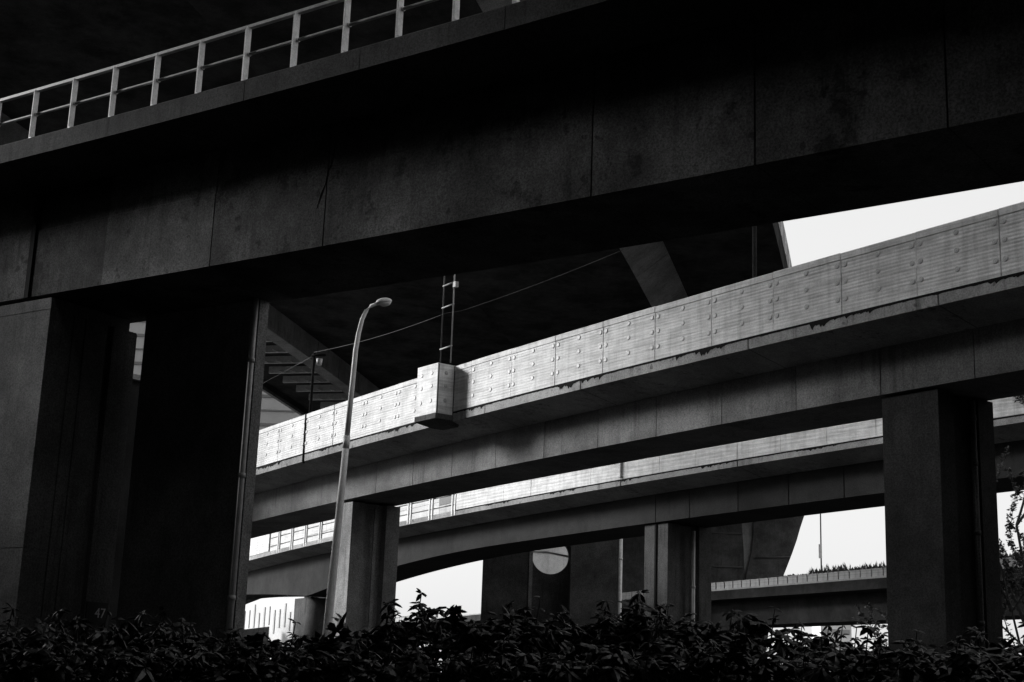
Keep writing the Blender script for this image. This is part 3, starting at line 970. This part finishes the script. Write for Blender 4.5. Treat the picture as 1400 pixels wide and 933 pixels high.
MB().box((25.02, 113.2, 12.7), (0.22, 0.18, 1.1)).build('control_box', M['lamp'], tl)

# ------------------------------------------------------------------ street lamp
ts = thing('street_lamp', (-4.42, 36, 0), 'tall pale curved street lamp in front of the bright viaduct', 'street lamp')
def lp(z):
    return -4.42 + 0.395 * (z / 10.45)
pts = [(lp(z), 36, z) for z in (0, 2, 4, 6, 7.5)]
rr = [0.125, 0.115, 0.104, 0.09, 0.082]
MB().tube([(lp(0), 36, 0), (lp(0), 36, 0.9)], 0.17, 14).build('base', M['lamp'], ts)
MB().tube(pts, rr, 16).build('pole', M['lamp'], ts)
up = [(lp(7.45), 36, 7.45), (lp(9.0), 36, 9.0), (-4.05, 36, 9.9), (-4.0, 36, 10.35), (-3.93, 36, 10.72), (-3.84, 36, 10.95), (-3.72, 36, 11.09), (-3.58, 36, 11.15), (-3.44, 36, 11.17)]
MB().tube(up, [0.072, 0.068, 0.064, 0.06, 0.056, 0.052, 0.048, 0.044, 0.04], 14).build('arm', M['lamp'], ts)
MB().tube([(lp(7.3), 36, 7.3), (lp(7.62), 36, 7.62)], 0.088, 16).build('coupling', M['lamp'], ts)
def ellipsoid(c, r, seg=20, rings=10, tilt=0.0, zlo=-1, zhi=1):
    mb = MB()
    vs, fs = [], []
    for i in range(rings + 1):
        f = zlo + (zhi - zlo) * i / rings
        rr_ = math.sqrt(max(0.0, 1 - f * f))
        for k_ in range(seg):
            a = 2 * math.pi * k_ / seg
            x, y, z = r[0] * rr_ * math.cos(a), r[1] * rr_ * math.sin(a), r[2] * f
            x *= 1 + 0.0 * x
            xx = x * math.cos(tilt) - z * math.sin(tilt)
            zz = x * math.sin(tilt) + z * math.cos(tilt)
            vs.append((c[0] + xx, c[1] + y, c[2] + zz))
    for i in range(rings):
        for k_ in range(seg):
            k2 = (k_ + 1) % seg
            fs.append((i * seg + k_, i * seg + k2, (i + 1) * seg + k2, (i + 1) * seg + k_))
    fs.append(tuple(reversed(range(seg))))
    fs.append(tuple(rings * seg + k_ for k_ in range(seg)))
    return mb.add(vs, fs, smooth=True)
hd = ellipsoid((-3.39, 35.97, 11.21), (0.21, 0.13, 0.1), tilt=0.16, zlo=-0.25).build('lamp_head', M['lamp'], ts)
ellipsoid((-3.36, 35.97, 11.185), (0.165, 0.105, 0.1), tilt=0.16, zlo=-0.98, zhi=-0.1).build('diffuser', M['rail'], hd)

# ------------------------------------------------------------------ buildings beyond
tbld = thing('office_block', (-38, 150, 0), 'grey far building with thin horizontal bands, wedged under the ribbed overhang at left', 'building')
MB().box((-42, 156, 32), (46, 12, 64)).build('facade', M['bldg'], tbld)
z = 9.0
k = 0
while z < 62:
    MB().box((-42, 149.93, z), (45.4, 0.1, 0.16 if k % 2 else 0.3)).build('floor_band', M['glass'], tbld)
    z += 1.55
    k += 1
tb2 = thing('pale_building', (-22, 121, 0), 'bright pale building with narrow upright windows, below the haunch at lower left', 'building')
bx = (0.62, -0.785)                                   # along the facade; it faces the open sky at left
def fpt(a, out=0.0):
    return (-20.2 + bx[0] * a - bx[1] * -out * 0 + bx[1] * out, 121.0 + bx[1] * a - bx[0] * out)
c_ = fpt(0, -4.0)
MB().box((c_[0], c_[1], 4.4), (14.0, 8.0, 8.8), bx).build('facade', M['bldg_pale'], tb2)
for i in range(13):
    q_ = fpt(-5.2 + 0.85 * i, 0.03)
    MB().box((q_[0], q_[1], 5.9 + 0.25 * (i % 3)), (0.16 + 0.06 * (i % 2), 0.05, 1.5 + 0.4 * (i % 2)), bx).build('window', M['pane'], tb2)
c_ = fpt(0, -4.0)
MB().box((c_[0], c_[1], 8.95), (14.3, 8.3, 0.3), bx).build('roof_edge', M['conc_light'], tb2)
tsig = thing('wall_sign', (-18.6, 119.9, 5.4), 'small dark square notice on the pale building left of the round-nosed pier', 'sign')
MB().box((-18.6, 120.7, 5.5), (0.62, 0.08, 0.75)).build('notice', M['dark_steel'], tsig)
MB().box((-18.6, 120.76, 5.5), (0.74, 0.06, 0.87)).build('notice_frame', M['rail'], tsig)
tlw = thing('low_wall', (-20, 118, 0), 'low grey ramp wall in front of the pale building', 'wall')
lw = MB().add([(-24.5, 118, 0), (-18.9, 118, 0), (-18.9, 118.3, 0), (-24.5, 118.3, 0), (-24.5, 118, 4.6), (-18.9, 118, 5.45), (-18.9, 118.3, 5.45), (-24.5, 118.3, 4.6)],
        [(3, 2, 1, 0), (4, 5, 6, 7), (0, 1, 5, 4), (1, 2, 6, 5), (2, 3, 7, 6), (3, 0, 4, 7)])
lw.build('wall_face', M['conc_b'], tlw)
tfd = thing('footbridge', (-20, 104, 0), 'dark wedge of a sloping footbridge in front of the pale building', 'bridge')
fb = MB().add([(-24, 104, 4.4), (-16.8, 104, 7.5), (-16.8, 106.5, 7.5), (-24, 106.5, 4.4), (-24, 104, 8.2), (-16.8, 104, 8.4), (-16.8, 106.5, 8.4), (-24, 106.5, 8.2)],
        [(3, 2, 1, 0), (4, 5, 6, 7), (0, 1, 5, 4), (1, 2, 6, 5), (2, 3, 7, 6), (3, 0, 4, 7)])
fb.build('deck', M['conc_dark'], tfd)
MB().box((-23.6, 105.2, 2.2), (0.8, 0.8, 4.3)).build('support', M['conc_dark'], tfd)
tb3 = thing('tower_block', (60, 420, 0), 'faint pale distant tower block under the far viaduct', 'building')
MB().box((98, 430, 11), (9, 12, 22)).build('facade', M['bldg_pale'], tb3)
for i in range(5):
    MB().box((98, 423.9, 4 + 4 * i), (8, 0.2, 1.2)).build('window_row', M['bldg'], tb3)

# ------------------------------------------------------------------ hedge of dark leafy shrubs
def leaf_cluster(r, n, L):
    """whorl of drooping leaflets around a point: arrays of verts (n*6) and faces"""
    vs, fs = [], []
    for k_ in range(n):
        a = 2 * math.pi * (k_ + r.uniform(-0.25, 0.25)) / n
        l = L * r.uniform(0.75, 1.15)
        wd = l * r.uniform(0.17, 0.3)
        e = r.uniform(-0.5, 0.8)
        dx, dy = math.cos(a), math.sin(a)
        px, py = -dy, dx
        b = len(vs)
        def P(f, side, lift):
            z = l * (f * math.sin(e) - 0.5 * f * f) + lift
            rad = l * f * math.cos(e * 0.6)
            return (dx * rad + px * side, dy * rad + py * side, z)
        vs += [P(0.06, 0, 0), P(0.38, wd, -0.012), P(0.4, 0, 0.004), P(0.38, -wd, -0.012), P(0.75, wd * 0.75, -0.01), P(0.76, 0, 0.004), P(0.75, -wd * 0.75, -0.01), P(1.05, 0, 0)]
        fs += [(b, b + 1, b + 2), (b, b + 2, b + 3), (b + 1, b + 4, b + 5, b + 2), (b + 2, b + 5, b + 6, b + 3), (b + 4, b + 7, b + 5), (b + 5, b + 7, b + 6)]
    return np.array(vs), fs
lr = random.Random(3)
clusters = [leaf_cluster(lr, lr.choice((5, 6, 7, 8, 9, 10)), lr.uniform(0.085, 0.14)) for _ in range(16)]
# a few single leaves and pairs on short shoots break up the whorls
clusters += [leaf_cluster(lr, lr.choice((1, 2, 3)), lr.uniform(0.08, 0.13)) for _ in range(8)]

def rotz(a):
    c, s_ = math.cos(a), math.sin(a)
    return np.array([[c, -s_, 0], [s_, c, 0], [0, 0, 1]])
def rotx(a):
    c, s_ = math.cos(a), math.sin(a)
    return np.array([[1, 0, 0], [0, c, -s_], [0, s_, c]])

def shrub(x, y, top, width, label, n=220, seed=0, zlo=0.5, lsc=1.0, group='shrubs of the dark hedge'):
    r = random.Random(seed)
    t = thing('leafy_shrub', (x, y, 0), label, 'shrub', group)
    fo, sm = MB(), MB()
    for i in range(n):
        # points in a dome, denser towards the outside
        a = r.uniform(0, 2 * math.pi)
        rad = width / 2 * math.sqrt(r.random())
        hmax = top * (1 - 0.1 * (rad / (width / 2)) ** 2) - r.random() ** 2 * 0.22
        f = r.random()
        z = hmax - (hmax - zlo) * (f ** 1.6) * 0.95
        px, py = x + math.cos(a) * rad, y + math.sin(a) * rad * 0.8
        V, F = clusters[r.randrange(24)]
        R = rotz(r.uniform(0, 6.28)) @ rotx(r.gauss(0, 0.5)) @ rotz(r.uniform(0, 6.28))
        sc = lsc * r.uniform(0.6, 1.3)
        Vw = (V * sc) @ R.T + np.array([px, py, z - 0.02])
        fo.add(Vw, F)
        if i % 4 == 0:
            mx, my = x + math.cos(a) * rad * 0.35, y + math.sin(a) * rad * 0.3
            sm.tube([(mx, my, 0.0), ((mx + px) / 2, (my + py) / 2, z * 0.6), (px, py, z - 0.02)], [0.014, 0.01, 0.005], 4, caps=False)
    for k_ in range(r.choice((1, 2, 3))):
        a = r.uniform(0, 6.28)
        px, py, pz = x + math.cos(a) * width * 0.3, y + math.sin(a) * width * 0.25, top + r.uniform(-0.02, 0.09)
        sm.tube([(px - 0.05, py, pz - 0.4), (px, py, pz)], [0.008, 0.004], 4, caps=False)
        for q_ in range(4):
            V, F = clusters[r.randrange(24)]
            fo.add((V * r.uniform(0.5, 0.85)) @ (rotz(r.uniform(0, 6.28)) @ rotx(r.gauss(0, 0.4))).T + np.array([px - 0.05 * q_ / 4, py, pz - 0.09 * q_]), F)
    fo.build('foliage', M['leaf'], t)
    sm.build('stems', M['bark'], t)

def px_to(u, v, y):
    """x and z of the point seen at photo pixel (u, v) at depth y (same lens as the camera above); used to size the planting"""
    m = cam.matrix_world.to_3x3()
    d = m @ Vector(((u - 700) / 1944.0, -(v - 466.5) / 1944.0, -1.0))
    return d.x * y / d.y, 1.6 + d.z * y / d.y
back = [(-45, 846, 'shrub at the left end of the hedge, against the broad left pier'),
        (62, 846, 'shrub with star-shaped leaves before the lit face of the broad left pier'),
        (138, 836, 'shrub whose upper leaves cover part of the number plate'),
        (245, 846, 'shrub before the wide blade pier'),
        (345, 866, 'shrub at the foot of the drain pipe, below the pale building'),
        (425, 868, 'shrub just left of the street lamp foot'),
        (505, 838, 'shrub just right of the street lamp foot, before the slender pier'),
        (600, 826, 'shrub with a pointed top standing out against the white sky gap'),
        (690, 828, 'shrub before the massive wall pier, right of the white sky gap'),
        (775, 832, 'shrub right below the round hole'),
        (880, 824, 'shrub before the grooved double pier'),
        (955, 844, 'shrub just right of the grooved double pier'),
        (1040, 836, 'shrub with bright holes of sky between its leaves, below the planter boxes'),
        (1125, 856, 'shrub before the bright strip under the far viaduct'),
        (1205, 868, 'shrub at the left foot of the thick right pier'),
        (1292, 878, 'shrub before the thick right pier'),
        (1385, 866, 'shrub in the right corner, below the bare tree')]
sr = random.Random(21)
for i, (u, v, lab) in enumerate(back):
    y = 12.0 + sr.uniform(-0.4, 0.5)
    x, z = px_to(u, v, y)
    dense = 300 if u > 430 else 170
    if u > 1000 and u < 1160: dense = 130
    shrub(x, y, z, sr.uniform(0.95, 1.3), 'dark ' + lab, n=dense, seed=100 + i, zlo=1.2)
xx, zz = px_to(622, 817, 11.8)
front = [(-20, 'at the lower left corner'), (110, 'below the number plate'), (235, 'below the wide blade pier'), (360, 'below the drain pipe'), (480, 'below the street lamp'),
         (600, 'below the white sky gap'), (720, 'below the massive wall pier'), (840, 'below the plain square pier'), (960, 'below the grooved double pier'), (1080, 'below the flared pier'),
         (1200, 'below the bright strip'), (1310, 'below the thick right pier'), (1420, 'at the lower right corner')]
for i, (u, lab) in enumerate(front):
    y = 10.4 + sr.uniform(-0.3, 0.3)
    nf = 190 if 1000 < u < 1220 else 300
    x, z = px_to(u, 880 + sr.uniform(-12, 8), y)
    shrub(x, y, z, 1.1, 'low black shrub of the front row, ' + lab, n=nf, seed=300 + i, zlo=1.2)

# ------------------------------------------------------------------ thin tree behind the right pier
def tree():
    base = Vector((15.3, 40.5, 0))
    t = thing('slender_tree', base, 'thin sparse tree with slanting bare stems beside the thick right pier', 'tree')
    r = random.Random(8)
    tr, cr = MB(), MB()
    def leaf(c, l, w_):
        a = Vector((r.gauss(0, 1), r.gauss(0, 1), r.gauss(0, 0.6))).normalized()
        b = a.cross(Vector((r.gauss(0, 1), r.gauss(0, 1), r.gauss(0, 1)))).normalized()
        cr.add([c, c + a * l + b * w_, c + a * 2 * l, c + a * l - b * w_], [(0, 1, 2, 3)])
    def limb(p, d, l, rad, depth, leafy=1.0):
        n = 5
        pts, rs = [p], [rad]
        q, dd = p.copy(), d.copy()
        for i in range(n):
            dd = (dd + Vector((r.uniform(-0.16, 0.16), r.uniform(-0.16, 0.16), r.uniform(-0.08, 0.1)))).normalized()
            q = q + dd * (l / n)
            pts.append(q.copy())
            rs.append(max(0.006, rad * (1 - 0.62 * (i + 1) / n)))
        tr.tube(pts, rs, 5, caps=False)
        if depth >= 2:
            for i in range(1, n + 1):
                for k_ in range(int(7 * leafy)):
                    f = r.random()
                    leaf(pts[i - 1].lerp(pts[i], f) + Vector((r.gauss(0, 0.02), r.gauss(0, 0.02), r.gauss(0, 0.02))), r.uniform(0.035, 0.075), r.uniform(0.018, 0.036))
        if depth < 4:
            for k_ in range(4 if depth < 2 else 3):
                a = pts[r.randint(2, n)]
                if a.x < 13.2 and a.z > 3.6: continue
                nd = (dd + Vector((r.uniform(-0.9, 0.9), r.uniform(-0.6, 0.6), r.uniform(-0.25, 0.45)))).normalized()
                limb(a, nd, l * r.uniform(0.42, 0.62), rad * 0.45, depth + 1, leafy)
    limb(base, Vector((-0.13, 0, 1)).normalized(), 6.6, 0.09, 1, 2.4)
    limb(base + Vector((0.75, 0.1, 0)), Vector((-0.16, 0, 1)).normalized(), 7.0, 0.08, 1, 2.4)
    limb(base + Vector((0.2, 0.2, 0)), Vector((-0.3, 0, 1)).normalized(), 5.6, 0.06, 1, 2.4)
    limb(base + Vector((-0.5, 0.3, 0)), Vector((-0.1, 0, 1)).normalized(), 6.4, 0.06, 1, 2.4)
    limb(base + Vector((-0.2, 0, 1.2)), Vector((-0.86, 0.05, 0.42)).normalized(), 3.8, 0.04, 2, 2.4)
    limb(base + Vector((-0.15, 0, 1.0)), Vector((-0.9, 0.0, 0.36)).normalized(), 4.3, 0.04, 2, 2.4)
    tr.build('trunk', M['bark'], t)
    cr.build('crown', M['leaf_far'], t)
tree()
